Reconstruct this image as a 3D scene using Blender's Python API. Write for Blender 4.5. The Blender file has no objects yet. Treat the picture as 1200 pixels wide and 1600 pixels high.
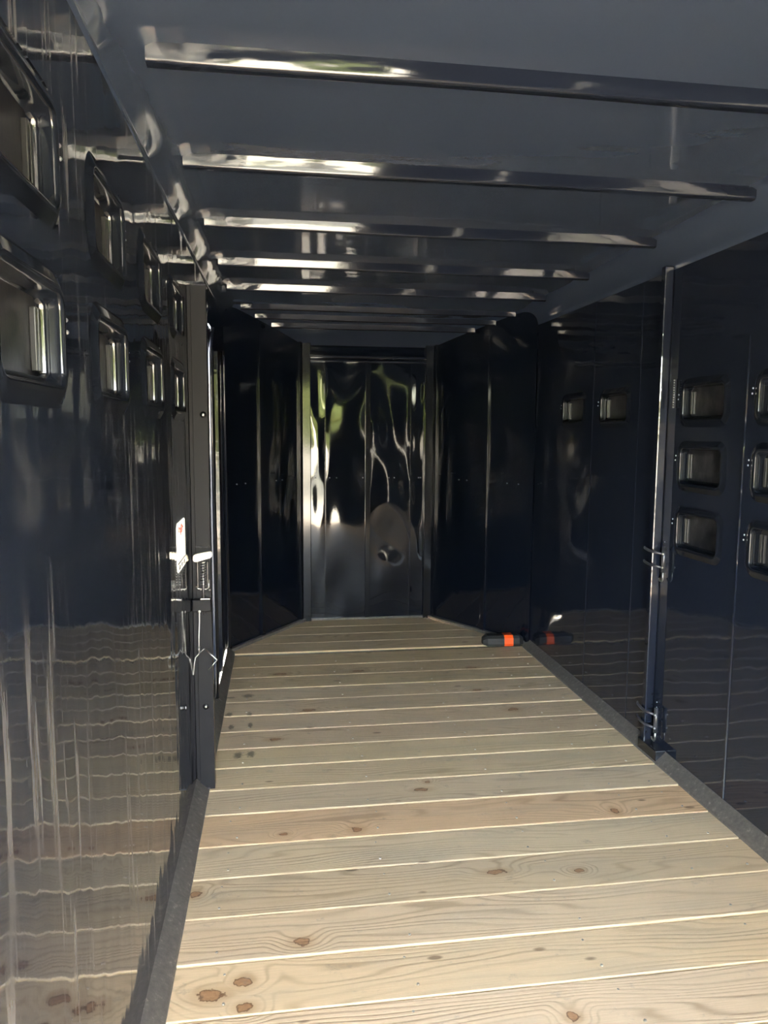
import bpy, bmesh, math, random
from mathutils import Vector, Matrix, noise

random.seed(7)
PI = math.pi
C = bpy.context.scene.collection
S = bpy.context.scene

# ------------------------------------------------------------------ camera
FPX, YAW, PITCH, ROLL, HC = 1146.4, 0.144499, 0.10866, 0.006771, 1.38
def camera():
    f = Vector((math.sin(YAW)*math.cos(PITCH), math.cos(YAW)*math.cos(PITCH), -math.sin(PITCH)))
    r = Vector((math.cos(YAW), -math.sin(YAW), 0)); u = r.cross(f)
    r2 = r*math.cos(ROLL) + u*math.sin(ROLL); u2 = -r*math.sin(ROLL) + u*math.cos(ROLL)
    cd = bpy.data.cameras.new('camera'); co = bpy.data.objects.new('camera', cd); C.objects.link(co)
    m = Matrix((r2, u2, -f)).transposed().to_4x4(); m.translation = (0, 0, HC)
    co.matrix_world = m
    cd.sensor_fit = 'HORIZONTAL'; cd.sensor_width = 36; cd.lens = 36*FPX/1200; cd.clip_start = .02
    S.camera = co
camera()

# ------------------------------------------------------------------ sky, sun, exposure
SUN_TRAVEL = Vector((-1.93, 0.90, -0.72)).normalized()      # light comes in from the right rear
SUN_EL = math.asin(-SUN_TRAVEL.z)
w = bpy.data.worlds.new('world'); S.world = w; w.use_nodes = True
nt = w.node_tree; bg = nt.nodes['Background']
sky = nt.nodes.new('ShaderNodeTexSky'); sky.sky_type = 'NISHITA'; sky.sun_disc = False
sky.sun_elevation = SUN_EL; sky.sun_rotation = math.atan2(-SUN_TRAVEL.x, -SUN_TRAVEL.y)
sky.air_density = 1.0; sky.dust_density = 2.0; sky.ozone_density = 1.0
# thin bright cloud over the whole sky, broken by the blue
tc = nt.nodes.new('ShaderNodeTexCoord'); cn = nt.nodes.new('ShaderNodeTexNoise'); cn.inputs['Scale'].default_value = 2.2; cn.inputs['Detail'].default_value = 6
cr = nt.nodes.new('ShaderNodeMapRange'); cr.inputs[1].default_value = .30; cr.inputs[2].default_value = .62; cr.inputs[3].default_value = .35; cr.inputs[4].default_value = .95
cm = nt.nodes.new('ShaderNodeMix'); cm.data_type = 'RGBA'; cm.inputs[7].default_value = (1.0, .90, .76, 1)
sc_ = nt.nodes.new('ShaderNodeVectorMath'); sc_.operation = 'SCALE'; sc_.inputs['Scale'].default_value = 1.0
nt.links.new(tc.outputs['Generated'], cn.inputs['Vector']); nt.links.new(cn.outputs['Fac'], cr.inputs[0])
nt.links.new(cr.outputs[0], cm.inputs[0]); nt.links.new(sky.outputs[0], cm.inputs[6])
nt.links.new(cm.outputs[2], bg.inputs[0]); bg.inputs[1].default_value = 2.0
sd = bpy.data.lights.new('sun', 'SUN'); sd.energy = 26; sd.angle = math.radians(.53); sd.color = (1, .93, .82)
so = bpy.data.objects.new('sun', sd); C.objects.link(so)
so.rotation_euler = SUN_TRAVEL.to_track_quat('-Z', 'Y').to_euler(); so.location = (6, -5, 6)
vs = S.view_settings; vs.view_transform = 'Standard'; vs.look = 'None'; vs.gamma = 1; vs.use_curve_mapping = False
vs.exposure = 4.5

# ------------------------------------------------------------------ materials
class N:
    def __init__(s, name):
        s.m = bpy.data.materials.new(name); s.m.use_nodes = True
        s.t = s.m.node_tree; s.b = s.t.nodes['Principled BSDF']
    def n(s, typ, **kw):
        o = s.t.nodes.new('ShaderNode' + typ)
        for k, v in kw.items(): setattr(o, k, v)
        return o
    def l(s, a, b): s.t.links.new(a, b)
    def val(s, sock, v):
        if isinstance(v, bpy.types.NodeSocket): s.l(v, sock)
        else: sock.default_value = v
    def math(s, op, a, b=0.0, c=0.0, clamp=False):
        o = s.n('Math', operation=op, use_clamp=clamp)
        s.val(o.inputs[0], a); s.val(o.inputs[1], b); s.val(o.inputs[2], c)
        return o.outputs[0]
    def noise(s, vec, scale, detail=3, rough=.5):
        o = s.n('TexNoise'); s.l(vec, o.inputs['Vector'])
        o.inputs['Scale'].default_value = scale; o.inputs['Detail'].default_value = detail
        o.inputs['Roughness'].default_value = rough
        return o.outputs['Fac']
    def scaled(s, vec, sc, off=(0, 0, 0)):
        o = s.n('Mapping'); s.l(vec, o.inputs[0]); o.inputs['Scale'].default_value = sc
        o.inputs['Location'].default_value = off
        return o.outputs[0]
    def ramp(s, fac, stops):
        o = s.n('ValToRGB'); e = o.color_ramp.elements
        while len(e) < len(stops): e.new(.5)
        for el, (p, c) in zip(e, stops):
            el.position = p; el.color = (*c, 1) if len(c) == 3 else c
        s.l(fac, o.inputs[0]); return o.outputs[0]
    def mix(s, fac, a, b, blend='MIX'):
        o = s.n('Mix', data_type='RGBA', blend_type=blend)
        s.val(o.inputs[0], fac); s.val(o.inputs[6], a); s.val(o.inputs[7], b)
        return o.outputs[2]
    def remap(s, v, a, b, c=0.0, d=1.0, smooth=False):
        o = s.n('MapRange', interpolation_type='SMOOTHSTEP' if smooth else 'LINEAR')
        s.val(o.inputs[0], v); o.inputs[1].default_value = a; o.inputs[2].default_value = b
        o.inputs[3].default_value = c; o.inputs[4].default_value = d
        return o.outputs[0]
    def bump(s, h, dist, strength=1.0, prev=None):
        o = s.n('Bump'); s.l(h, o.inputs['Height']); o.inputs['Distance'].default_value = dist
        o.inputs['Strength'].default_value = strength
        if prev is not None: s.l(prev, o.inputs['Normal'])
        return o.outputs[0]
    def set(s, **kw):
        for k, v in kw.items(): s.val(s.b.inputs[k.replace('_', ' ')], v)

PAINT = (0.0095, 0.0125, 0.0215, 1)
def paint(name, wave=.004, wscale=3.5, stretch=(1, 1, 1), rough=.05, scuff=0, base=PAINT, orange=.00004):
    k = N(name); g = k.n('NewGeometry').outputs['Position']
    h = k.noise(k.scaled(g, stretch), wscale, 2, .45)
    nrm = k.bump(h, wave)
    h2 = k.noise(g, 90, 2)
    nrm = k.bump(h2, orange, 1, nrm)
    col = base; r = rough
    if scuff:
        # light vertical rub marks and wiped dust left on the sheet
        streak = k.noise(k.scaled(g, (1, 42, 2.6)), 1.0, 4, .62)
        patch = k.noise(k.scaled(g, (1, 2.0, 1.6), (3, 5, 1)), 1.0, 2)
        a = k.remap(streak, .555, .66, 0, 1, True)
        b = k.remap(patch, .36, .56, 0, 1, True)
        fine = k.noise(k.scaled(g, (1, 130, 9)), 1.0, 3, .7)
        c = k.remap(fine, .57, .70, 0, .7, True)
        mk = k.math('MULTIPLY', k.math('MAXIMUM', a, c), b)
        mk = k.math('MULTIPLY', mk, scuff)
        col = k.mix(mk, base, (.33, .31, .29, 1))
        r = k.math('ADD', k.math('MULTIPLY', mk, .5), rough)
        h3 = k.noise(k.scaled(g, (1, 30, 1.5)), 1.0, 2)
        nrm = k.bump(h3, .00007, 1, nrm)
    k.set(Base_Color=col, Roughness=r, IOR=1.5, Normal=nrm)
    return k.m

M = {}
M['wall'] = paint('black_gloss_wall_paint', .0045, 3.2, (1, 1, .75), base=(.0125, .0165, .0280, 1))  # base lifted towards blue, carrying some of the veiling glare
M['wall_left'] = paint('black_gloss_scuffed_paint', .0050, 3.6, (1, 1.5, .7), .045, .40, (.0150, .0200, .0330, 1))  # scuffs are wear; the bluer base carries veiling glare
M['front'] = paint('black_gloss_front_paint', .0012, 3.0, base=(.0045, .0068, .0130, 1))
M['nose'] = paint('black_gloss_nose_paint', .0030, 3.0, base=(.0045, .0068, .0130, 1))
M['edge'] = paint('black_gloss_channel_paint', .0002, 5, rough=.10, base=(.0050, .0070, .0125, 1))
M['ceiling'] = paint('glare_tinted_roof_paint', .004, 3.0, (.6, 1.3, 1), .08, base=(.050, .066, .100, 1))  # black paint lifted to slate blue, standing in for veiling glare overhead
M['bow'] = paint('black_gloss_bow_paint', .0015, 7, (.6, 3, 3), .07, base=(.010, .013, .022, 1))
M['trim'] = paint('black_satin_trim_paint', .0006, 12, rough=.22, base=(.010, .0115, .015, 1))
M['post'] = paint('black_satin_post_paint', .0004, 9, rough=.62, base=(.0055, .006, .009, 1))
M['post'].node_tree.nodes['Principled BSDF'].inputs['IOR'].default_value = 1.38
M['rim'] = paint('black_window_rim', .0006, 9, rough=.09, base=(.008, .010, .015, 1))

def base_mat():
    k = N('black_dusty_rail_paint'); g = k.n('NewGeometry').outputs['Position']
    d = k.noise(g, 55, 5, .7); s2 = k.noise(k.scaled(g, (14, 3, 14)), 1, 3)
    col = k.ramp(d, [(.35, (.088, .079, .070)), (.60, (.130, .116, .101)), (.70, (.27, .24, .20))])
    k.set(Base_Color=col, Roughness=k.remap(s2, .3, .7, .28, .5), Normal=k.bump(d, .0012))
    return k.m
M['rail'] = base_mat()

def pane_mat():
    k = N('dull_scratched_slide_panel'); g = k.n('NewGeometry').outputs['Position']
    blotch = k.noise(k.scaled(g, (1, 1, .55)), 19, 5, .68); st = k.noise(k.scaled(g, (60, 60, 8)), 1, 3, .6)
    f = k.math('MULTIPLY', k.remap(blotch, .40, .68, 0, 1, True), k.remap(st, .3, .7, .5, 1))
    col = k.mix(f, (.008, .009, .012, 1), (.055, .054, .056, 1))
    k.set(Base_Color=col, Roughness=k.remap(blotch, .3, .7, .30, .48), IOR=1.4, Normal=k.bump(blotch, .0008))
    return k.m
M['pane'] = pane_mat()

def simple(name, col, rough=.5, metal=0.0, nscale=60, var=.25, bump=.0003):
    k = N(name); g = k.n('TexCoord').outputs['Object']
    n_ = k.noise(g, nscale, 3)
    c = k.mix(n_, (*[v*(1-var) for v in col], 1), (*[min(1, v*(1+var)) for v in col], 1))
    k.set(Base_Color=c, Roughness=rough, Metallic=metal, Normal=k.bump(n_, bump))
    return k.m
M['steel'] = simple('bare_zinc_steel', (.62, .61, .58), .28, 1.0)
M['zinc_dark'] = simple('worn_dark_steel', (.10, .10, .11), .3, .6)
M['cord'] = simple('pale_grey_cord', (.62, .60, .55), .7, 0, 400)
M['sticker'] = simple('white_vinyl', (.86, .86, .84), .35, 0, 30, .03, 0)
M['red'] = simple('red_print', (.75, .07, .06), .4, 0, 30, .05, 0)
M['ink'] = simple('grey_black_print', (.025, .025, .03), .4, 0, 30, .05, 0)
M['handle'] = simple('cream_plated_handle', (.78, .73, .62), .3, .15)
M['rubber'] = simple('black_rubber', (.018, .018, .019), .55, 0, 120, .4, .0008)
M['orange'] = simple('orange_reflective_band', (.95, .10, .012), .45, 0, 200, .08, .0002)
M['nail'] = simple('dull_nail_head', (.30, .27, .22), .5, .3, 15, .8)
M['under'] = simple('dark_underfloor', (.012, .011, .010), .9)
M['bark'] = simple('bark', (.10, .075, .05), .9, 0, 12, .4, .02)

def leaf_mat(name, a, b):
    k = N(name); g = k.n('TexCoord').outputs['Object']
    n_ = k.noise(g, 5, 6, .7)
    k.set(Base_Color=k.ramp(n_, [(.32, a), (.62, b)]), Roughness=.7, Normal=k.bump(n_, .25))
    return k.m
M['leaf'] = leaf_mat('yellow_green_foliage', (.06, .10, .02), (.42, .46, .12))

def ground_mat():
    k = N('pale_gravel_yard'); g = k.n('NewGeometry').outputs['Position']
    a = k.noise(g, 38, 5, .7); b = k.noise(g, .35, 3)
    col = k.mix(k.remap(b, .35, .65, 0, .6), k.ramp(a, [(.3, (.22, .19, .16)), (.7, (.46, .41, .36))]), (.24, .25, .13, 1))
    k.set(Base_Color=col, Roughness=.9, Normal=k.bump(a, .02))
    return k.m
M['ground'] = ground_mat()

KNOTS = [  # x, y, half length, half width : knots seen in the boards
]
def floor_pt(px, py):
    f = Vector((math.sin(YAW)*math.cos(PITCH), math.cos(YAW)*math.cos(PITCH), -math.sin(PITCH)))
    r = Vector((math.cos(YAW), -math.sin(YAW), 0)); u = r.cross(f)
    r2 = r*math.cos(ROLL) + u*math.sin(ROLL); u2 = -r*math.sin(ROLL) + u*math.cos(ROLL)
    d = f + r2*(px-600)/FPX + u2*(800-py)/FPX
    t = -HC/d.z
    return d.x*t, d.y*t
for px, py, a, b in [(330,1555,.034,.020),(379,1534,.022,.018),(382,1574,.020,.014),(472,1473,.022,.016),(775,1362,.030,.013),
                     (904,1360,.016,.010),(558,1296,.020,.016),(961,1267,.016,.018),(659,1234,.030,.012),(667,1222,.012,.010),
                     (430,1155,.030,.014),(896,1588,.016,.014),(305,1397,.016,.016),(745,1078,.024,.012),(560,1048,.035,.014),
                     (437,1053,.035,.016),(802,1108,.03,.02),(736,1043,.035,.012),(482,1110,.035,.014),(444,1303,.014,.008)]:
    KNOTS.append((*floor_pt(px, py), a, b))
STAINS = [(*floor_pt(px, py), a, b) for px, py, a, b in
          [(372,1180,.020,.035),(392,1178,.018,.035),(358,1117,.018,.03),(390,1116,.014,.026),(361,1136,.016,.03),(391,1133,.012,.035),
           (388,1087,.03,.03),(360,1090,.03,.015)]]
def wood_mat():
    k = N('treated_pine_boards'); g = k.n('NewGeometry').outputs['Position']
    oi = k.n('ObjectInfo'); rnd = oi.outputs['Random']
    sep = k.n('SeparateXYZ'); k.l(g, sep.inputs[0]); X, Y = sep.outputs[0], sep.outputs[1]
    def comb(x, y, z):
        o = k.n('CombineXYZ'); k.val(o.inputs[0], x); k.val(o.inputs[1], y); k.val(o.inputs[2], z); return o.outputs[0]
    r50 = k.math('MULTIPLY', rnd, 57.0)
    xs = k.math('ADD', X, r50)
    big = k.noise(comb(k.math('MULTIPLY', xs, .9), k.math('MULTIPLY', Y, 6.0), r50), 1.0, 2, .45)
    bend = None; core = None
    for (cx, cy, a, b) in KNOTS:
        o = k.n('VectorMath', operation='SUBTRACT'); k.l(g, o.inputs[0]); o.inputs[1].default_value = (cx, cy, 0)
        o2 = k.n('VectorMath', operation='MULTIPLY'); k.l(o.outputs[0], o2.inputs[0]); o2.inputs[1].default_value = (1/a, 1/b, 0)
        o3 = k.n('VectorMath', operation='LENGTH'); k.l(o2.outputs[0], o3.inputs[0])
        d = o3.outputs['Value']
        bend = d if bend is None else k.math('MINIMUM', bend, d)
    core_d = k.math('ADD', bend, k.math('MULTIPLY', k.math('SUBTRACT', k.noise(g, 45, 3), .5), 1.8))
    core = k.remap(core_d, .85, 1.05, 1, 0, True)
    rim = k.math('MULTIPLY', k.remap(core_d, .6, .95, 0, 1, True), core)
    push = k.remap(bend, .8, 5.0, 1, 0, True)
    phase = k.math('ADD', k.math('MULTIPLY', Y, k.math('ADD', k.math('MULTIPLY', rnd, 190), 210)),
                   k.math('ADD', k.math('MULTIPLY', big, 95.0), k.math('MULTIPLY', push, 17.0)))
    sn = k.math('ADD', k.math('MULTIPLY', k.math('SINE', phase), .5), .5)
    late = k.math('POWER', sn, 3.5)
    fade = k.remap(k.noise(comb(k.math('MULTIPLY', xs, 1.3), k.math('MULTIPLY', Y, 10), r50), 1, 2), .32, .66, .15, 1)
    late = k.math('MULTIPLY', late, fade)
    fib = k.noise(comb(k.math('MULTIPLY', xs, 7), k.math('MULTIPLY', Y, 420), r50), 1, 3, .6)
    blot = k.noise(comb(k.math('MULTIPLY', xs, 2.2), k.math('MULTIPLY', Y, 7), r50), 1, 4, .6)
    col = k.mix(k.math('MULTIPLY', late, .80), (.665, .500, .330, 1), (.36, .250, .145, 1))
    col = k.mix(k.remap(fib, .35, .75, 0, .35), col, (.40, .32, .215, 1))
    col = k.mix(k.remap(blot, .46, .72, 0, .6), col, (.44, .365, .27, 1))
    # a knot's own wood, its dark rim and the resin halo
    col = k.mix(k.remap(bend, 1.0, 2.6, .38, 0, True), col, (.36, .22, .11, 1))
    col = k.mix(k.math('MULTIPLY', core, .9), col, k.mix(k.noise(g, 120, 3), (.22, .10, .045, 1), (.42, .24, .12, 1)))
    col = k.mix(k.math('MULTIPLY', rim, .8), col, (.07, .04, .022, 1))
    # small random pin knots and scuffs
    vo = k.n('TexVoronoi'); k.l(comb(k.math('MULTIPLY', xs, 3.2), k.math('MULTIPLY', Y, 8.0), r50), vo.inputs['Vector']); vo.inputs['Scale'].default_value = 1
    pin = k.remap(vo.outputs['Distance'], .045, .085, .75, 0, True)
    col = k.mix(pin, col, (.13, .075, .04, 1))
    scr = k.noise(comb(k.math('MULTIPLY', X, 9), k.math('MULTIPLY', Y, 14), 3.0), 1, 5, .75)
    col = k.mix(k.remap(scr, .58, .72, 0, .45, True), col, (.20, .18, .155, 1))
    st = None
    for (cx, cy, a, b) in STAINS:
        o = k.n('VectorMath', operation='SUBTRACT'); k.l(g, o.inputs[0]); o.inputs[1].default_value = (cx, cy, 0)
        o2 = k.n('VectorMath', operation='MULTIPLY'); k.l(o.outputs[0], o2.inputs[0]); o2.inputs[1].default_value = (1/a, 1/b, 0)
        o3 = k.n('VectorMath', operation='LENGTH'); k.l(o2.outputs[0], o3.inputs[0])
        st = o3.outputs['Value'] if st is None else k.math('MINIMUM', st, o3.outputs['Value'])
    st = k.math('ADD', st, k.math('MULTIPLY', k.math('SUBTRACT', k.noise(g, 90, 4, .7), .5), 2.2))
    col = k.mix(k.remap(st, .5, 1.2, .7, 0, True), col, (.05, .045, .04, 1))
    col = k.mix(1.0, col, oi.outputs['Color'], 'MULTIPLY')
    hh = k.math('SUBTRACT', k.math('MULTIPLY', fib, .5), k.math('MULTIPLY', late, .6))
    k.set(Base_Color=col, Roughness=k.remap(fib, .3, .7, .55, .72), Normal=k.bump(hh, .0009))
    return k.m
M['wood'] = wood_mat()
M['fresh'] = simple('fresh_cut_pine_edge', (.60, .46, .27), .6, 0, 25, .12)

# ------------------------------------------------------------------ helpers
def tag(o, label=None, cat=None, group=None, kind=None):
    if label: o['label'] = label
    if cat: o['category'] = cat
    if group: o['group'] = group
    if kind: o['kind'] = kind
    return o
def link(name, bm, mat, parent=None, smooth=False, orient=True):
    me = bpy.data.meshes.new(name)
    if orient: bmesh.ops.recalc_face_normals(bm, faces=bm.faces)
    bm.to_mesh(me); bm.free()
    for m_ in (mat if isinstance(mat, (list, tuple)) else [mat]): me.materials.append(m_)
    if smooth:
        for p in me.polygons: p.use_smooth = True
    o = bpy.data.objects.new(name, me); C.objects.link(o)
    if parent: attach(o, parent)
    return o
def attach(o, parent):
    o.parent = parent
    o.matrix_parent_inverse = parent_inverse(parent)
def parent_inverse(p):
    m = p.matrix_basis.copy()
    if p.parent: m = world_of(p)
    return m.inverted()
def world_of(p):
    if p.parent is None: return p.matrix_basis.copy()
    return world_of(p.parent) @ p.matrix_parent_inverse @ p.matrix_basis
def empty(name, loc):
    o = bpy.data.objects.new(name, None); C.objects.link(o); o.location = loc; o.empty_display_size = .05
    return o
def box(bm, x0, x1, y0, y1, z0, z1, bev=0.0, seg=2):
    r = bmesh.ops.create_cube(bm, size=1)
    vs_ = r['verts']
    for v in vs_:
        v.co = Vector(((x0+x1)/2 + v.co.x*(x1-x0), (y0+y1)/2 + v.co.y*(y1-y0), (z0+z1)/2 + v.co.z*(z1-z0)))
    if bev:
        es = list({e for v in vs_ for e in v.link_edges})
        bmesh.ops.bevel(bm, geom=es, offset=bev, segments=seg, affect='EDGES', profile=.5)
    return bm
def bxo(name, mat, parent, *a, bev=0.0):
    return link(name, box(bmesh.new(), *a, bev=bev), mat, parent)
def tube(bm, pts, rad, n=8, closed=False):
    pts = [Vector(p) for p in pts]; rings = []
    up = None
    L = len(pts)
    for i, p in enumerate(pts):
        a = pts[i-1] if (i > 0 or closed) else p; b = pts[(i+1) % L] if (i < L-1 or closed) else p
        t = (b-a).normalized()
        if up is None:
            up = Vector((0, 0, 1)) if abs(t.z) < .9 else Vector((1, 0, 0))
        s_ = t.cross(up).normalized(); up = s_.cross(t).normalized()
        rr = rad[i] if isinstance(rad, (list, tuple)) else rad
        rings.append([bm.verts.new(p + (s_*math.cos(2*PI*j/n) + up*math.sin(2*PI*j/n))*rr) for j in range(n)])
    for i in range(L if closed else L-1):
        A, B = rings[i], rings[(i+1) % L]
        for j in range(n): bm.faces.new((A[j], A[(j+1) % n], B[(j+1) % n], B[j]))
    if not closed:
        bm.faces.new(rings[0][::-1]); bm.faces.new(rings[-1])
    return bm
def prism(bm, prof, axis, a0, a1):
    """extrude a 2D outline along 'x' or 'y' or 'z' from a0 to a1"""
    def P(u, v, a): return {'x': (a, u, v), 'y': (u, a, v), 'z': (u, v, a)}[axis]
    A = [bm.verts.new(P(u, v, a0)) for u, v in prof]; B = [bm.verts.new(P(u, v, a1)) for u, v in prof]
    n = len(prof)
    for i in range(n): bm.faces.new((A[i], A[(i+1) % n], B[(i+1) % n], B[i]))
    bm.faces.new(A[::-1]); bm.faces.new(B)
    return bm
def rrect(y0, y1, z0, z1, r, n=6):
    """rounded rectangle and the matching points of a larger rectangle's border"""
    out = []
    for cy, cz, a0 in ((y1-r, z1-r, 0), (y0+r, z1-r, 90), (y0+r, z0+r, 180), (y1-r, z0+r, 270)):
        for i in range(n+1):
            a = math.radians(a0 + 90*i/n); out.append((cy + r*math.cos(a), cz + r*math.sin(a)))
    return out
def border(Y0, Y1, Z0, Z1, y0, y1, z0, z1, r, n=6):
    out = []
    for q, (cy, cz) in enumerate(((Y1, Z1), (Y0, Z1), (Y0, Z0), (Y1, Z0))):
        iy = (y1-r, y0+r, y0+r, y1-r)[q]; iz = (z1-r, z1-r, z0+r, z0+r)[q]
        for i in range(n+1):
            t = i/n
            a, b = ((cy, iz), (iy, cz)) if q in (0, 2) else ((iy, cz), (cy, iz))
            if t <= .5: out.append((a[0] + (cy-a[0])*2*t, a[1] + (cz-a[1])*2*t))
            else: out.append((cy + (b[0]-cy)*(2*t-1), cz + (b[1]-cz)*(2*t-1)))
    return out

XL, XR = -0.32, 1.61
Y_REAR = -0.80
ZW = 2.045                                         # top of the side walls
RIM = .034
# ------------------------------------------------------------------ side walls with window openings
def side_wall(name, X, ranges, holes, mat):
    """flat sheet in the plane x = X; ranges = rectangles (y0,y1,z0,z1); holes = (y0,y1,z0,z1) of the pressed rim"""
    bm = bmesh.new()
    for (Y0, Y1, Z0, Z1) in ranges:
        hs = [h for h in holes if h[0] >= Y0 and h[1] <= Y1 and h[2] >= Z0 and h[3] <= Z1]
        ys = sorted({Y0, Y1, *[h[0]-.008 for h in hs], *[h[1]+.008 for h in hs]})
        for ya, yb in zip(ys, ys[1:]):
            col = [h for h in hs if abs(h[0]-.008-ya) < 1e-6]
            zs = sorted({Z0, Z1, *[h[2]-.008 for h in col], *[h[3]+.008 for h in col]})
            for za, zb in zip(zs, zs[1:]):
                hh = [h for h in col if abs(h[2]-.008-za) < 1e-6]
                if not hh:
                    bm.faces.new([bm.verts.new((X, y, z)) for y, z in ((ya, za), (yb, za), (yb, zb), (ya, zb))])
                else:
                    h = hh[0]; rr_ = .020+RIM if h[3]-h[2] > .08 else .006
                    inn = rrect(*h, rr_); out = border(ya, yb, za, zb, *h, rr_)
                    I = [bm.verts.new((X, *p)) for p in inn]; O = [bm.verts.new((X, *p)) for p in out]
                    n = len(I)
                    for i in range(n):
                        j = (i+1) % n
                        bm.faces.new((O[i], O[j], I[j], I[i]))
    bmesh.ops.remove_doubles(bm, verts=bm.verts, dist=1e-5)
    bmesh.ops.dissolve_degenerate(bm, edges=bm.edges, dist=1e-6)
    bm.normal_update()
    for f in bm.faces:                                  # every face looks into the trailer
        if f.normal.x*X > 0: f.normal_flip()
    o = link(name, bm, mat, orient=False)
    md = o.modifiers.new('sheet', 'SOLIDIFY'); md.thickness = .003; md.offset = 0
    return o

def grow(h, d): return (h[0]-d, h[1]+d, h[2]-d, h[3]+d)
L_COLS = [(.91, 1.165), (1.39, 1.64), (1.87, 2.135), (2.365, 2.63)]
L_ROWS = [(1.445, 1.575), (1.70, 1.83)]
R_COLS = [(1.08, 1.35), (2.015, 2.285), (2.485, 2.755)]
R_ROWS = [(1.44, 1.565), (1.185, 1.32), (.925, 1.06)]
R_FAR = [(3.24, 3.51, 1.44, 1.565), (3.73, 4.0, 1.44, 1.565)]
SUN_HOLES = [(1.452, 1.692, 1.632, 1.812), (1.835, 1.93, 1.592, 1.641)]   # added unseen openings, shaped to put sun on the sticker and lever
lw = [(a, b, c, d) for (a, b) in L_COLS for (c, d) in L_ROWS]
rw = [(a, b, c, d) for (a, b) in R_COLS for (c, d) in R_ROWS] + R_FAR
wl = side_wall('wall_left', XL, [(Y_REAR, 3.62, 0, ZW), (3.62, 4.70, 1.885, ZW), (4.535, 4.70, 0, 1.885)], [grow(h, RIM) for h in lw], M['wall_left'])
wr = side_wall('wall_right', XR, [(Y_REAR, 4.60, 0, ZW)], [grow(h, RIM) for h in rw] + SUN_HOLES, M['wall'])
tag(wl, 'long glossy black left wall mirroring the floor boards, scuffed with pale vertical rubs', 'wall', kind='structure')
tag(wr, 'long glossy black right wall with three rows of small windows', 'wall', kind='structure')

win_no = [0]
def window(X, side, h, label, group):
    """pressed recess with rolled rim, dull slide panel, two jamb strips, bolts; side=+1 : recess goes to -x (left wall)"""
    win_no[0] += 1
    y0, y1, z0, z1 = h
    root = empty('window_%d' % win_no[0], (X, (y0+y1)/2, z0)); tag(root, label, 'window', group, 'structure')
    bm = bmesh.new(); rings = []
    steps = []
    for gd, dp in ((RIM, 0), (RIM-.004, -.0012), (.014, -.0085), (.011, -.0098), (.007, -.0098)): steps.append((gd, dp))
    for i in range(1, 6):                               # rolled edge
        a = PI/2*i/5; steps.append((.007*(1-math.sin(a)), -.0098+.007*(1-math.cos(a))))
    steps += [(0, .012), (0, .024), (-.004, .0285)]
    for gdist, dep in steps:
        g_ = grow(h, gdist); r = .020 + gdist
        rings.append([bm.verts.new((X - side*dep, *p)) for p in rrect(*g_, max(r, .012))])
    n = len(rings[0])
    for A, B in zip(rings, rings[1:]):
        for i in range(n): bm.faces.new((A[i], A[(i+1) % n], B[(i+1) % n], B[i]))
    link('window_frame', bm, M['rim'], root, True)
    bm = bmesh.new(); xb = X - side*.0283
    prism(bm, rrect(*grow(h, .004), .02, 4), 'x', xb, xb - side*.003)
    # a slightly dished face so that the sheet is not a dead flat plane
    link('slide_panel', bm, M['pane'], root)
    for d0, d1 in ((.010, .021), (.025, .036)):         # two upright strips at the far jamb
        bxo('jamb_strip', M['trim2'], root, *sorted((X-side*.029, X-side*.019)), y1-d1, y1-d0, z0+.018, z1-.02, bev=.002)
    bxo('bottom_track', M['trim'], root, *sorted((X-side*.029, X-side*.018)), y0+.012, y1-.012, z0+.004, z0+.011, bev=.002)
    for dz in (.028, .046):
        bm = bmesh.new(); bmesh.ops.create_uvsphere(bm, u_segments=10, v_segments=6, radius=.0035)
        bmesh.ops.translate(bm, verts=bm.verts, vec=(X + side*.001, y1+RIM+.008+(dz-.028)*.15, z1-dz))
        link('bolt', bm, M['steel'], root, True)
    return root
M['trim2'] = paint('grey_satin_jamb', .0003, 20, rough=.32, base=(.02, .02, .021, 1))
def tint_mat(name, t):
    k = N(name); tr = k.n('BsdfTransparent'); gl = k.n('BsdfGlossy'); mx = k.n('MixShader')
    tr.inputs[0].default_value = (t, t, t*.95, 1); gl.inputs['Roughness'].default_value = .05; mx.inputs[0].default_value = .05
    k.l(tr.outputs[0], mx.inputs[1]); k.l(gl.outputs[0], mx.inputs[2])
    out = [n_ for n_ in k.t.nodes if n_.type == 'OUTPUT_MATERIAL'][0]; k.l(mx.outputs[0], out.inputs[0])
    return k.m
for h, t, nm in ((SUN_HOLES[0], .024, 'added sun opening with dimming pane high on the right wall, out of view'), (SUN_HOLES[1], .016, 'narrow added sun slot with dimming pane high on the right wall, out of view')):
    win_no[0] += 1
    pn = link('window_%d' % win_no[0], prism(bmesh.new(), rrect(*grow(h, .012), .012, 3), 'x', XR+.0025, XR+.0055), tint_mat('sun_dimming_pane_%d' % win_no[0], math.sqrt(t)))
    tag(pn, nm, 'window', kind='structure')  # dark tint weakens the added sunbeams so the print stays readable
ordn = ['nearest', 'second', 'third', 'fourth and farthest']
for ci, (a, b) in enumerate(L_COLS):
    for ri, (c, d) in enumerate(L_ROWS):
        window(XL, 1, (a, b, c, d), 'rounded recessed black window on the left wall, %s row, %s from the viewer' % (('lower', 'upper')[ri], ordn[ci]), 'windows in the left wall')
for ci, (a, b) in enumerate(R_COLS):
    for ri, (c, d) in enumerate(R_ROWS):
        if ci == 0: continue
        window(XR, -1, (a, b, c, d), 'rounded recessed dull window on the right wall, %s row, %s' % (('top', 'middle', 'bottom')[ri], ('', 'cut by the photo edge', 'column beside the hinge post')[ci]), 'windows in the right wall')
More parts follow.
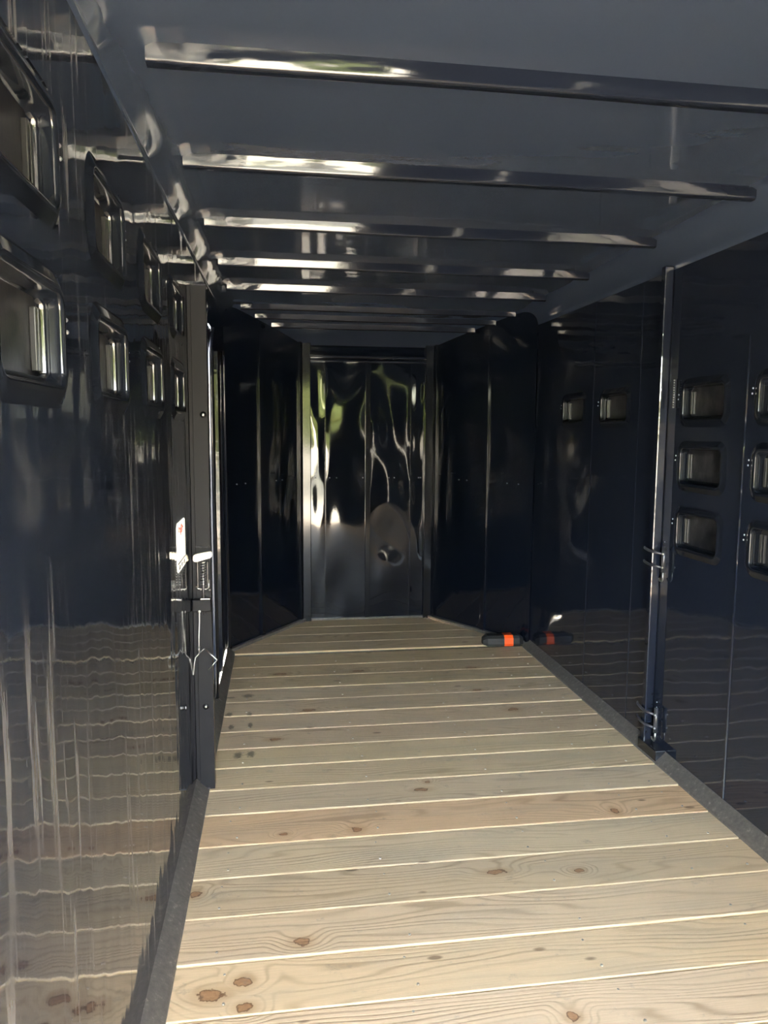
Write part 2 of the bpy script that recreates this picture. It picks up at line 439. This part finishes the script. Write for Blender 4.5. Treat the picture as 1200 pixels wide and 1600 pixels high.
for ri, (c, d) in enumerate(R_ROWS):
    window(XR, -1, (R_COLS[0][0], R_COLS[0][1], c, d), 'rounded recessed window on the right wall near the rear door, %s row' % ('top', 'middle', 'bottom')[ri], 'windows in the right wall')
for i, h in enumerate(R_FAR):
    window(XR, -1, h, 'small dark window far down the right wall, %s' % ('just past the hinge post', 'close to the front corner')[i], 'windows in the right wall')
# sheet seams
def seam(parent, X, side, y, z0, z1, w_=.010, d=.004, mat='bow'):
    prof = [(y-w_/2, 0), (y-w_/2+min(.002, d), d), (y+w_/2-min(.002, d), d), (y+w_/2, 0)]
    bm = bmesh.new()
    prism(bm, [(X + side*v, u) for u, v in prof], 'z', z0, z1)
    return link('seam_strip', bm, M[mat], parent)
for y in (.37, 1.275, 1.765, 2.25): seam(wl, XL, 1, y, .05, ZW-.02, .026, .0003, 'wall_left')
for y in (.55, 1.40, 1.95, 2.36, 3.13, 3.62): seam(wr, XR, -1, y, .05, 1.72 if y == 2.36 else ZW-.02, .012, .006 if y == 2.36 else .003)

# ------------------------------------------------------------------ floor of boards
under = bxo('floor', M['under'], None, -.317, 1.62, Y_REAR, 5.30, -.075, -.040)
tag(under, 'floor of pale treated pine boards laid across the trailer', 'floor', kind='structure')
def plank_mesh(name, x0, x1, wid, th=.036):
    bm = bmesh.new(); e = .0022
    prof = [(-wid/2, -th), (wid/2, -th), (wid/2, -e), (wid/2-e, 0), (-wid/2+e, 0), (-wid/2, -e)]
    prism(bm, prof, 'x', x0, x1)
    bmesh.ops.recalc_face_normals(bm, faces=bm.faces)
    me = bpy.data.meshes.new(name)
    for f in bm.faces:
        f.material_index = 1 if abs(f.normal.y) > .9 else 0
    bm.to_mesh(me); bm.free(); me.materials.append(M['wood']); me.materials.append(M['fresh'])
    return me
JOINTS = [1.632, 1.815, 1.998, 2.187, 2.367, 2.572, 2.757, 2.947, 3.132, 3.318, 3.506, 3.694, 3.880, 4.068, 4.255, 4.485]
js = [1.632 - .186*i for i in range(14, 0, -1)] + JOINTS
pm = plank_mesh('plank', -.312, 1.605, .1795)
TINT = {2.367: (1.05, .93, .82), 1.815: (1.02, 1.0, .95), 2.187: (.97, .98, .93), 2.572: (.94, .95, .93), 1.632: (1.06, 1.03, .94)}
for a, b in zip(js, js[1:]):
    o = bpy.data.objects.new('plank', pm if abs((b-a)-.184) < .006 else plank_mesh('plank', -.312, 1.605, b-a-.0042)); C.objects.link(o)
    if abs((b-a)-.184) < .006: o.scale.y = (b-a-.0042)/.1795
    o.location = (0, (a+b)/2, random.uniform(-.001, .001)); o.rotation_euler.x = -math.radians(random.uniform(.35, .8))
    t = TINT.get(round(a, 3)); v = random.uniform(.90, 1.04)
    o.color = (*t, 1) if t else (v, v*random.uniform(.965, 1.01), v*random.uniform(.90, 1.0), 1)
    attach(o, under)
# short boards under the tapered nose, lying a little higher than the rest
def nose_x(y): return (-.33 + max(0, y-4.53)/1.40, 1.625 - max(0, y-4.44)/1.43)
for a, b in ((4.497, 4.69), (4.69, 4.88), (4.88, 5.07), (5.07, 5.275)):
    bm = bmesh.new()
    la, ra = nose_x(a); lb, rb = nose_x(b); z1, z0 = .010, -.03
    la, lb, ra, rb = la+.004, lb+.004, ra-.004, rb-.004
    A = [(la, a+.003), (ra, a+.003), (rb, b-.003), (lb, b-.003)]
    prism(bm, A, 'z', z0, z1)
    bmesh.ops.recalc_face_normals(bm, faces=bm.faces)
    for f in bm.faces: f.material_index = 1 if f.normal.y < -.8 else 0
    o = link('plank', bm, [M['wood'], M['fresh']], None)
    v = random.uniform(.88, .97); o.color = (v, v*.985, v*.95, 1)
    o.rotation_euler.x = 0
    attach(o, under)
# nail heads (too small to pick apart singly)
bm = bmesh.new()
for a, b in zip(js, js[1:]):
    if a < 1.2: continue
    for x in (-.16, .33, .83, 1.30, 1.47):
        for f in (.22, .78):
            px, py = x + random.uniform(-.02, .02), a + (b-a)*f
            r = bmesh.ops.create_cone(bm, cap_ends=True, segments=7, radius1=.0042, radius2=.0034, depth=.003)
            bmesh.ops.translate(bm, verts=r['verts'], vec=(px, py, .0005 + (0.5-f)*.0075))
no = link('nail_heads', bm, M['nail'], under); no['kind'] = 'stuff'

# ------------------------------------------------------------------ roof with bows
def roof_z(y):                                        # roof line, dropping towards the nose
    return 2.185 - (max(0, y-4.25)/1.02)**1.35*.20
def roof():
    prof = [(XL-.001, 0.0)]
    for i in range(1, 9):
        a = PI/2*i/8; prof.append((XL + .085*(1-math.cos(a)), math.sin(a)))
    prof += [(XL+.085 + (XR-XL-.17)*i/14, 1.0) for i in range(1, 14)]
    prof += [(XR - (x-XL), t) for x, t in reversed(prof[:9])]
    bm = bmesh.new(); rows = []
    ys = [Y_REAR + (4.25-Y_REAR)*i/20 for i in range(21)] + [4.25 + 1.15*i/14 for i in range(1, 15)]
    for y in ys:
        zt = roof_z(y); z0 = ZW-.002 if y < 4.3 else min(ZW-.002, zt-.10)
        rows.append([bm.verts.new((x, y, z0 + (zt-z0)*t)) for x, t in prof])
    for A, B in zip(rows, rows[1:]):
        for i in range(len(A)-1): bm.faces.new((A[i], A[i+1], B[i+1], B[i]))
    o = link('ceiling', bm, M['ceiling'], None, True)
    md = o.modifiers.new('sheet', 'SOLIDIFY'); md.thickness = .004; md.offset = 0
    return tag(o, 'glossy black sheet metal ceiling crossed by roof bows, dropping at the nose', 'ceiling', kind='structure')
ceil = roof()
def bow(x0, x1, y, zt, wt=.050, wb=.036, hh=.043):
    bm = bmesh.new(); c = .010; tl = math.atan2((wt-wb)/2, hh)
    half = []                                          # rounded lower corner, then up the slightly raked side
    for i in range(6):
        a = (PI/2 - tl)*i/5
        half.append((wb/2 - c + c*math.sin(a), -hh + c - c*math.cos(a)))
    pts = [(y-u, zt+v) for u, v in [(wt/2, 0)] + half[::-1]] + [(y+u, zt+v) for u, v in half + [(wt/2, 0)]]
    n = len(pts); seg = 14; rows = []
    # the last hand's breadth at either end is pressed upright and square
    xs = [x0, x0+.072, x0+.086] + [x0+.086 + (x1-x0-.172)*i/seg for i in range(1, seg)] + [x1-.086, x1-.072, x1]
    for i, x in enumerate(xs):
        sq = i < 2 or i > len(xs)-3
        rows.append([bm.verts.new((x, y + (min(wb/2, max(-wb/2, u-y)) if sq else u-y) + math.sin(x*4+y*9)*.0012, v + math.sin(x*5+y*7)*.0012)) for u, v in pts])
    for A, B in zip(rows, rows[1:]):
        for i in range(n): bm.faces.new((A[i], A[(i+1) % n], B[(i+1) % n], B[i]))
    bm.faces.new(rows[0]); bm.faces.new(rows[-1][::-1])
    o = link('roof_bow', bm, M['bow'], ceil)
    for p in o.data.polygons: p.use_smooth = abs(p.normal.x) < .5
    if hasattr(o.data, 'set_sharp_from_angle'): o.data.set_sharp_from_angle(angle=math.radians(40))
    return o
for y in (-.28, .37, 1.02, 1.69, 2.31, 2.95, 3.61, 4.21): bow(-.265, 1.555, y, 2.187)
for y, a in ((4.60, -.21), (4.76, -.13), (4.905, -.03)): bow(a, XL+XR-a, y, roof_z(y)+.006, .052, .03, .036)

# ------------------------------------------------------------------ nose : flat front panel and two tapered sides
def warped(name, mat, p0, p1, z0, z1, amp, seed, nu, nv, parent=None):
    """sheet between two plan points that oil-cans between its seams"""
    bm = bmesh.new(); d = Vector((p1[0]-p0[0], p1[1]-p0[1], 0)); L = d.length; d.normalize(); nrm = Vector((d.y, -d.x, 0))
    rows = []
    for j in range(nv+1):
        row = []
        for i in range(nu+1):
            u, v = i/nu, j/nv
            q = Vector((p0[0], p0[1], 0)) + d*L*u; q.z = z0 + (z1-z0)*v
            edge = math.sin(PI*u)**.8
            hgt = amp*edge*(noise.noise((seed + u*L*2.3, seed*1.7, q.z*2.1)) * 1.5 + .45*math.sin(q.z*8.5 + seed) * math.sin(PI*u))
            row.append(bm.verts.new(q + nrm*hgt))
        rows.append(row)
    for A, B in zip(rows, rows[1:]):
        for i in range(nu): bm.faces.new((A[i], A[i+1], B[i+1], B[i]))
    return link(name, bm, mat, parent, True)
YF = 5.27
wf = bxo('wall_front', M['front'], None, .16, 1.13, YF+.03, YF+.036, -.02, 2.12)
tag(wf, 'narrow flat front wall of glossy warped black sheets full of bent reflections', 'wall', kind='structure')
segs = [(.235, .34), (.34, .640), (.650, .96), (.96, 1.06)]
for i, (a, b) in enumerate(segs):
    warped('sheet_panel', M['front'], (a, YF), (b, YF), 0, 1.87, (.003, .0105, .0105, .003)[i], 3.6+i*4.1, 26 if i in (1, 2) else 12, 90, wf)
bxo('header_panel', M['front'], wf, .16, 1.13, YF-.001, YF+.004, 1.885, 2.10)
for a, b in ((.13, .184), (1.108, 1.162)): bxo('corner_closer', M['front'], wf, a, b, 5.258, YF+.034, -.02, 2.12)
def channel(parent, mat, c, ang, w_, d, z0, z1, name='upright_channel'):
    """upright box channel standing proud of a wall; c plan centre on the wall, ang = wall direction"""
    bm = bmesh.new(); box(bm, -w_/2, w_/2, -d, .002, z0, z1, bev=min(w_, d)*.14)
    bm.transform(Matrix.Translation((c[0], c[1], 0)) @ Matrix.Rotation(ang, 4, 'Z'))
    return link(name, bm, M[mat], parent)
channel(wf, 'edge', (.340, YF), 0, .008, .006, 0, 1.87, 'seam_strip')
channel(wf, 'edge', (.960, YF), 0, .008, .006, 0, 1.87, 'seam_strip')
channel(wf, 'edge', (.645, YF), 0, .036, .016, 0, 1.87)
channel(wf, 'edge', (.205, YF-.01), 0, .060, .030, 0, 2.0)
channel(wf, 'edge', (1.088, YF-.01), 0, .060, .030, 0, 2.0)
for z, d, hh in ((1.905, .040, .016), (1.876, .026, .014)):
    bm = bmesh.new(); box(bm, .225, 1.075, YF-d, YF, z-hh/2, z+hh/2, bev=.005, seg=3)
    link('header_rail', bm, M['bow'], wf)
def dome(parent, p, r=.005, mat='steel'):
    bm = bmesh.new(); bmesh.ops.create_uvsphere(bm, u_segments=10, v_segments=6, radius=r); bmesh.ops.translate(bm, verts=bm.verts, vec=p)
    return link('rivet', bm, M[mat], parent, True)
for x in (.27, .37, .42, .61, .80, .84, 1.02, 1.035): dome(wf, (x, YF-.004, 1.05), .004)
for side, name, p0, p1, lab in ((0, 'wall_front_left', (-.325, 4.545), (.180, 5.262), 'left'), (1, 'wall_front_right', (1.112, 5.262), (1.615, 4.455), 'right')):
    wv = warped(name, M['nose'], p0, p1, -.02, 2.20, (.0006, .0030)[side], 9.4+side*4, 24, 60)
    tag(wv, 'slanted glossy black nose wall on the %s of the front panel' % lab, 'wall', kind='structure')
    d = Vector((p1[0]-p0[0], p1[1]-p0[1])); ang = math.atan2(d.y, d.x)
    for t, wd, dp in ((.43 if side == 0 else .43, .036, .014),):
        if side: t = 1-.43-.01
        channel(wv, 'edge', (p0[0]+d.x*t, p0[1]+d.y*t), ang, wd, dp, 0, 2.02)
    t = .955 if side == 0 else .045
    channel(wv, 'edge', (p0[0]+d.x*t, p0[1]+d.y*t), ang, .030, .018, 0, 2.0)
    t = .02 if side == 0 else .98
    channel(wv, 'edge', (p0[0]+d.x*t, p0[1]+d.y*t), ang, .034, .02, 0, 2.0)
    nn = Vector((d.y, -d.x)).normalized()
    for t in (.14, .24, .62, .70):
        if side: t = 1-t
        dome(wv, (p0[0]+d.x*t+nn.x*.004, p0[1]+d.y*t+nn.y*.004, 1.05), .0035)
    # floor rail of the nose
    bm = bmesh.new(); box(bm, 0, d.length, -.032, 0, 0.008, .030, bev=.004)
    bm.transform(Matrix.Translation((p0[0], p0[1], 0)) @ Matrix.Rotation(ang, 4, 'Z'))
    tag(link('baseboard_front_%s' % lab, bm, M['rail'], None), 'black floor rail along the slanted %s nose wall' % lab, 'floor rail', kind='structure')
bm = bmesh.new(); box(bm, .19, 1.10, YF-.022, YF, .008, .024, bev=.003)
tag(link('baseboard_front', bm, M['rail'], None), 'thin black floor rail under the front panel', 'floor rail', kind='structure')

# ------------------------------------------------------------------ floor rails on the long walls, threshold
def rail(name, X, Xin, s, y0, y1, lab, outer=None):
    bm = bmesh.new(); outer = X if outer is None else outer
    prof = [(outer, -.030), (Xin, -.030), (Xin, .006), (Xin - s*.006, .012), (outer + s*.004, .046), (outer, .048)]
    n = max(2, int((y1-y0)/.12)); rows = []
    for i in range(n+1):
        y = y0 + (y1-y0)*i/n
        rows.append([bm.verts.new((x + random.uniform(-.0012, .0012)*(x != outer), y, z)) for x, z in prof])
    for A, B in zip(rows, rows[1:]):
        for i in range(len(A)): bm.faces.new((A[i], A[(i+1) % len(A)], B[(i+1) % len(A)], B[i]))
    bm.faces.new(rows[0]); bm.faces.new(rows[-1][::-1])
    o = link(name, bm, M['rail'], None, True)
    o.data.set_sharp_from_angle(angle=math.radians(40))
    return tag(o, lab, 'floor rail', kind='structure')
rail('baseboard_left', XL, -.270, 1, Y_REAR, 3.66, 'dusty black floor rail along the left wall, speckled near the viewer')
rail('baseboard_left', -.3145, -.270, 1, 3.66, 4.53, 'black floor sill under the side door, daylight showing behind it')
rail('baseboard_right', XR, 1.560, -1, Y_REAR, 4.46, 'dusty black floor rail along the right wall')
tag(bxo('trim_1', M['trim'], None, -.31, 1.60, 4.479, 4.4975, -.03, .002, bev=.002), 'dark steel strip across the floor below the raised nose boards', 'threshold', kind='structure')

# ------------------------------------------------------------------ side door in the left wall
door = bxo('door_1', M['wall'], None, XL-.004, XL, 3.625, 4.535, .0495, 1.88)
tag(door, 'glossy black side door at the far end of the left wall', 'door', kind='structure')
bm = bmesh.new(); path = []
rr = rrect(3.635, 4.515, .06, 1.875, .13, 8)
top = [p for p in rr if p[1] > .9]
path = [(XL+.010, 4.515, .05)] + [(XL+.010, y, z) for y, z in top] + [(XL+.010, 3.635, .05)]
tube(bm, path, .013, 10)
link('door_frame', bm, M['bow'], door, True)
channel(door, 'bow', (XL, 4.06), PI/2, .03, .01, .05, 1.8, 'door_stiffener')
fn = bmesh.new(); prism(fn, [(-.48, -.20), (-.476, -.20), (-.476, .146), (-.330, .150), (-.330, .154), (-.48, .150)], 'y', 3.3, 4.95)
fn = link('trim_light_block', fn, M['trim'], None); tag(fn, 'added unseen plate outside the left side door, blocking light through its gap', 'skirt', kind='structure')  # added out of view to block stray light under the door
# rear gate : right half shut behind the photographer
gate = bxo('door_2', M['wall'], None, .66, 1.598, Y_REAR-.03, Y_REAR, .0, 2.16)
tag(gate, 'black rear gate half, shut behind the viewer and out of the photo', 'door', kind='structure')
hd = bxo('trim_2', M['wall'], None, XL+.01, XR-.01, Y_REAR-.005, Y_REAR+.045, 2.04, 2.18, bev=.004)
tag(hd, 'black header beam over the rear opening behind the viewer', 'beam', kind='structure')
for x in (.69, 1.13, 1.57): channel(gate, 'bow', (x, Y_REAR), PI, .05, .03, .02, 2.12, 'gate_stile')

# ------------------------------------------------------------------ latch post on the left with its latch
YB = 2.76
post = link('latch_post', box(bmesh.new(), -.304, -.249, YB, YB+.006, .0085, 1.90, bev=.0015), M['post'])
tag(post, 'upright black flat latch post standing before the left wall, from floor to below the roof', 'post')
bxo('side_flange', M['trim'], post, -.255, -.249, YB+.004, YB+.045, .012, 1.90, bev=.0015)
bxo('back_channel', M['post'], post, -.318, -.301, YB+.012, YB+.05, .012, 1.90, bev=.0015)
def bolt(parent, x, z, r=.0058):
    bm = bmesh.new()
    bmesh.ops.create_uvsphere(bm, u_segments=12, v_segments=8, radius=r); bmesh.ops.scale(bm, verts=bm.verts, vec=(1, .6, 1))
    bmesh.ops.translate(bm, verts=bm.verts, vec=(x, YB-.004, z)); o = link('bolt', bm, M['steel'], parent, True)
    bm = bmesh.new(); q = bmesh.ops.create_cone(bm, cap_ends=True, segments=20, radius1=.012, radius2=.011, depth=.003)
    bmesh.ops.rotate(bm, verts=bm.verts, matrix=Matrix.Rotation(PI/2, 3, 'X')); bmesh.ops.translate(bm, verts=bm.verts, vec=(x, YB-.001, z))
    link('washer', bm, M['trim'], o, True)
bolt(post, -.266, 1.438); bolt(post, -.277, .338)
# weld bead where the upper plate ends, and at the foot
def bead(parent, x0, x1, y, z, r=.0032, n=11):
    bm = bmesh.new()
    for i in range(n):
        q = bmesh.ops.create_icosphere(bm, subdivisions=1, radius=r*random.uniform(.8, 1.25))
        bmesh.ops.translate(bm, verts=q['verts'], vec=(x0+(x1-x0)*i/(n-1), y, z+random.uniform(-.001, .001)))
    return link('weld_bead', bm, M['zinc_dark'], parent, True)
bead(post, -.300, -.252, YB-.002, .952); bead(post, -.292, -.27, YB-.001, .012, .004, 6); bead(post, -.302, -.251, YB-.001, 1.899, .0025)
latch = empty('slam_latch', (-.277, YB-.01, .74))
tag(latch, 'spring slam latch with cream lever handle halfway up the left latch post', 'latch')
bm = bmesh.new()                                       # the lever, tapering towards the wall
prof = [(-.310, .905), (-.300, .900), (-.245, .916), (-.242, .921), (-.2435, .9365), (-.250, .938), (-.296, .930), (-.308, .926)]
prism(bm, prof, 'y', YB-.034, YB-.012); bmesh.ops.bevel(bm, geom=bm.edges[:], offset=.0022, segments=2, affect='EDGES')
link('lever_handle', bm, M['handle'], latch)
bxo('spring_housing', M['post'], latch, -.303, -.252, YB-.005, YB-.0005, .795, .899, bev=.002)
for x in (-.296, -.260): bxo('housing_lip', M['trim'], latch, x-.002, x+.002, YB-.012, YB-.004, .80, .897, bev=.001)
bm = bmesh.new(); pts = []
for i in range(121):
    t = i/120; a = 2*PI*9*t; pts.append((-.276 + .0085*math.cos(a), YB-.0155 + .0085*math.sin(a), .808 + .09*t))
tube(bm, pts, .0016, 6); link('coil_spring', bm, M['steel'], latch, True)
bm = bmesh.new(); tube(bm, [(-.276, YB-.0155, .70), (-.276, YB-.0155, .90)], .0045, 10); link('plunger_rod', bm, M['zinc_dark'], latch, True)
bm = bmesh.new(); tube(bm, [(-.302, YB-.0155, .806), (-.295, YB-.0155, .797), (-.266, YB-.0155, .795), (-.256, YB-.0155, .801), (-.2545, YB-.0155, .83)], .002, 6)
link('wire_bail', bm, M['steel'], latch, True)
bxo('catch_block', M['post'], latch, -.316, -.249, YB-.030, YB-.001, .712, .758, bev=.004)
bxo('catch_top_edge', M['steel'], latch, -.287, -.252, YB-.026, YB-.004, .7575, .7615, bev=.0012)
for x, z in ((-.286, .792), (-.254, .790), (-.274, .775), (-.275, .803)):
    bm = bmesh.new(); bmesh.ops.create_uvsphere(bm, u_segments=10, v_segments=6, radius=.0038)
    bmesh.ops.translate(bm, verts=bm.verts, vec=(x, YB-.007, z)); link('screw_head', bm, M['steel'], latch, True)
# pull cord with a bent wire hook
cord = empty('pull_cord', (-.292, YB-.036, .70))
tag(cord, 'thin pale pull cord with bent wire ends hanging below the latch on the left post', 'cord')
yc = YB-.037
bm = bmesh.new(); tube(bm, [(-.290, yc, .716), (-.2905, yc, .68), (-.2935, yc, .62), (-.2945, yc, .575)], .0020, 8); link('cord_line', bm, M['cord'], cord, True)
bm = bmesh.new(); tube(bm, [(-.2945, yc, .583), (-.2945, yc, .560)], [.0040, .0046], 8); link('crimp', bm, M['steel'], cord, True)
bm = bmesh.new(); tube(bm, [(-.2945, yc, .560), (-.296, yc, .555), (-.308, yc+.002, .541), (-.3125, yc+.004, .520), (-.3175, yc+.008, .474)], .0018, 8); link('wire_tail', bm, M['cord'], cord, True)
bm = bmesh.new(); tube(bm, [(-.294, yc, .558), (-.285, yc-.003, .566), (-.274, yc-.006, .577), (-.2745, yc-.006, .577)], .0015, 8)
tube(bm, [(-.274, yc-.006, .577), (-.2305, yc-.006, .534), (-.2295, yc-.006, .531)], .0024, 8); tube(bm, [(-.2295, yc-.006, .531), (-.262, yc-.004, .494)], .0014, 8)
link('wire_hook', bm, M['steel'], cord, True)
bm = bmesh.new(); bmesh.ops.create_uvsphere(bm, u_segments=10, v_segments=6, radius=.005); bmesh.ops.translate(bm, verts=bm.verts, vec=(-.290, yc, .716)); link('cord_knot', bm, M['cord'], cord, True)

# ------------------------------------------------------------------ white sticker on the left wall
st = empty('warning_sticker', (XL, 2.47, .925))
tag(st, 'bright white rounded sticker with red print on the left wall beside the latch', 'sticker')
def flat(name, mat, pts, x, parent, th=.0015):
    bm = bmesh.new(); prism(bm, pts, 'x', x, x+th); return link(name, bm, M[mat], parent)
flat('sticker_face', 'sticker', rrect(2.375, 2.575, .925, 1.085, .018, 5), XL+.0016, st)
flat('border_line', 'ink', [(2.378, .951), (2.572, .951), (2.572, .957), (2.378, .957)], XL+.0030, st, .0012)
for i, y in enumerate((2.40, 2.455, 2.515)):
    flat('printed_mark', 'ink', [(y, .932), (y+.034, .931+.004*(i % 2)), (y+.040, .944), (y+.014, .947), (y+.010, .940)], XL+.0030, st, .0012)
for i, (y, z) in enumerate(((2.415, 1.062), (2.45, 1.056), (2.475, 1.066), (2.50, 1.058), (2.47, 1.046))):
    bm = bmesh.new()
    pts = [(XL+.0034, y + .013*math.cos(a*PI/5), z + .007*math.sin(a*PI/5)) for a in range(0, 8)]
    tube(bm, pts, .0026, 5); link('red_print', bm, M['red'], st)
flat('side_line', 'ink', [(2.555, .962), (2.558, .962), (2.558, 1.075), (2.555, 1.075)], XL+.0030, st, .0012)

# ------------------------------------------------------------------ hinge post and hinges on the right wall
hp = link('hinge_post', box(bmesh.new(), 1.568, 1.608, 2.876, 2.908, .045, 2.06, bev=.005), M['bow'])
tag(hp, 'slim upright black hinge post on the right wall with two hinges', 'post')
bxo('foot_plate', M['trim'], hp, 1.561, 1.606, 2.76, 2.915, .0085, .054, bev=.003)
def hinge(zc, label, hook):
    h = empty('gate_hinge', (1.575, 2.84, zc-.06)); tag(h, label, 'hinge', 'hinges on the right hinge post')
    for dz in (.028, -.030):
        bm = bmesh.new(); tube(bm, [(1.575, 2.955, zc+dz+.004), (1.563, 2.93, zc+dz+.003), (1.5585, 2.89, zc+dz), (1.560, 2.86, zc+dz-.001), (1.585, 2.825, zc+dz-.006)], [.004, .0058, .0058, .0055, .005], 8)
        link('strap', bm, M['zinc_dark'], h, True)
    bm = bmesh.new(); tube(bm, [(1.588, 2.818, zc-.055), (1.588, 2.818, zc+.052)], .0085, 12); link('barrel', bm, M['zinc_dark'], h, True)
    for z in (zc+.028, zc-.03):
        bm = bmesh.new(); bmesh.ops.create_uvsphere(bm, u_segments=10, v_segments=6, radius=.0052); bmesh.ops.translate(bm, verts=bm.verts, vec=(1.581, 2.813, z-.004)); link('weld_spot', bm, M['steel'], h, True)
    if hook:
        bm = bmesh.new(); tube(bm, [(1.588, 2.818, zc-.05), (1.588, 2.818, zc-.085), (1.589, 2.828, zc-.096), (1.590, 2.845, zc-.094), (1.590, 2.85, zc-.085)], .004, 8); link('pin', bm, M['steel'], h, True)
    bm = bmesh.new()
    for i in range(8):
        q = bmesh.ops.create_icosphere(bm, subdivisions=1, radius=random.uniform(.0016, .003)); bmesh.ops.translate(bm, verts=q['verts'], vec=(1.603, 2.842, zc+.07-.022*i))
    link('weld_bead', bm, M['steel'], h, True)
hinge(.86, 'steel hinge with two straps on the right hinge post, waist high', True)
hinge(.165, 'steel hinge with two straps low on the right hinge post near floor', True)
uh = empty('gate_hinge', (1.6, 2.82, 1.49)); tag(uh, 'narrow bright upper hinge bead on right wall beside hinge post', 'hinge', 'hinges on the right hinge post')
bm = bmesh.new(); tube(bm, [(1.600, 2.82, 1.485), (1.600, 2.82, 1.60)], .006, 10); link('barrel', bm, M['zinc_dark'], uh, True)
bm = bmesh.new()
for i in range(12):
    q = bmesh.ops.create_icosphere(bm, subdivisions=1, radius=random.uniform(.0022, .0042)); bmesh.ops.translate(bm, verts=q['verts'], vec=(1.594, 2.812, 1.488+.0098*i))
link('weld_bead', bm, M['steel'], uh, True)

# ------------------------------------------------------------------ black rubber block with an orange band
def block():
    root = empty('wheel_chock', (1.42, 4.53, .01)); tag(root, 'black rubber block with orange band lying on floor at the far right corner', 'chock')
    root.location = (1.438, 4.497, .0105)
    prof = [(-.040, .0), (.040, .0), (.044, .012), (.042, .052), (.030, .066), (-.026, .066), (-.042, .050), (-.045, .014)]
    def body(x0, x1, g, taper0=0, taper1=0):
        bm = bmesh.new(); rows = []
        xs = [x0] + ([x0+.028] if taper0 else []) + ([x1-.028] if taper1 else []) + [x1]
        for i, x in enumerate(xs):
            s_ = 1.0
            if taper0 and i == 0: s_ = .62
            if taper1 and i == len(xs)-1: s_ = .62
            rows.append([bm.verts.new((x, u*s_*g, .033*(1-s_)*.55 + v*(s_ if v > .02 else 1)*(g if v > 0.001 else 1))) for u, v in prof])
        for A, B in zip(rows, rows[1:]):
            for i in range(8): bm.faces.new((A[i], A[(i+1) % 8], B[(i+1) % 8], B[i]))
        bm.faces.new(rows[0]); bm.faces.new(rows[-1][::-1])
        return bm
    b = body(-.132, .132, 1, 1, 1)
    R_ = Matrix.Translation(root.location) @ Matrix.Rotation(math.radians(-3), 4, 'Z')
    b.transform(R_); o = link('rubber_body', b, M['rubber'], root)
    b = body(.004, .062, 1.035); b.transform(R_); link('orange_band', b, M['orange'], root)
block()

# ------------------------------------------------------------------ the yard seen only as reflections
bm = bmesh.new(); box(bm, -60, 60, -60, 60, -.62, -.46)
tag(link('ground', bm, M['ground'], None), 'pale gravel yard around the trailer', 'ground', kind='structure')
def tree(x, y, s, seed, lab):
    rd = random.Random(seed)
    t = empty('tree', (x, y, -.46)); tag(t, lab + ' in the yard behind the viewer', 'tree', 'trees behind the viewer')
    bm = bmesh.new(); tube(bm, [(x, y, -.46), (x+.1, y, 1.0*s), (x+.05, y, 2.4*s)], [.2*s, .15*s, .08*s], 8); link('trunk', bm, M['bark'], t, True)
    bm = bmesh.new()
    for i in range(14):
        a = rd.uniform(0, 2*PI); rr_ = rd.uniform(.2, 1.5)*s
        q = bmesh.ops.create_icosphere(bm, subdivisions=3, radius=rd.uniform(.6, 1.1)*s)
        c = Vector((x + rr_*math.cos(a), y + rr_*math.sin(a), rd.uniform(1.5, 4.2)*s))
        for v in q['verts']:
            v.co = c + v.co*(1 + .28*noise.noise(v.co*2.6/s + Vector((seed, i, 0))))
    link('crown', bm, M['leaf'], t, True)
SPOTS = ((-9.5, -17, 1.0), (-5.6, -15, .85), (-2.4, -17, 1.0), (.9, -15, .8), (4.2, -16, .95), (7.6, -18, 1.1), (11.5, -17, 1.0))
NTH = ('leftmost', 'second from the left', 'third from the left', 'middle', 'third from the right', 'second from the right', 'rightmost')
for i, (x, y, s) in enumerate(SPOTS): tree(x, y, s, i+2, '%s leafy tree' % NTH[i])
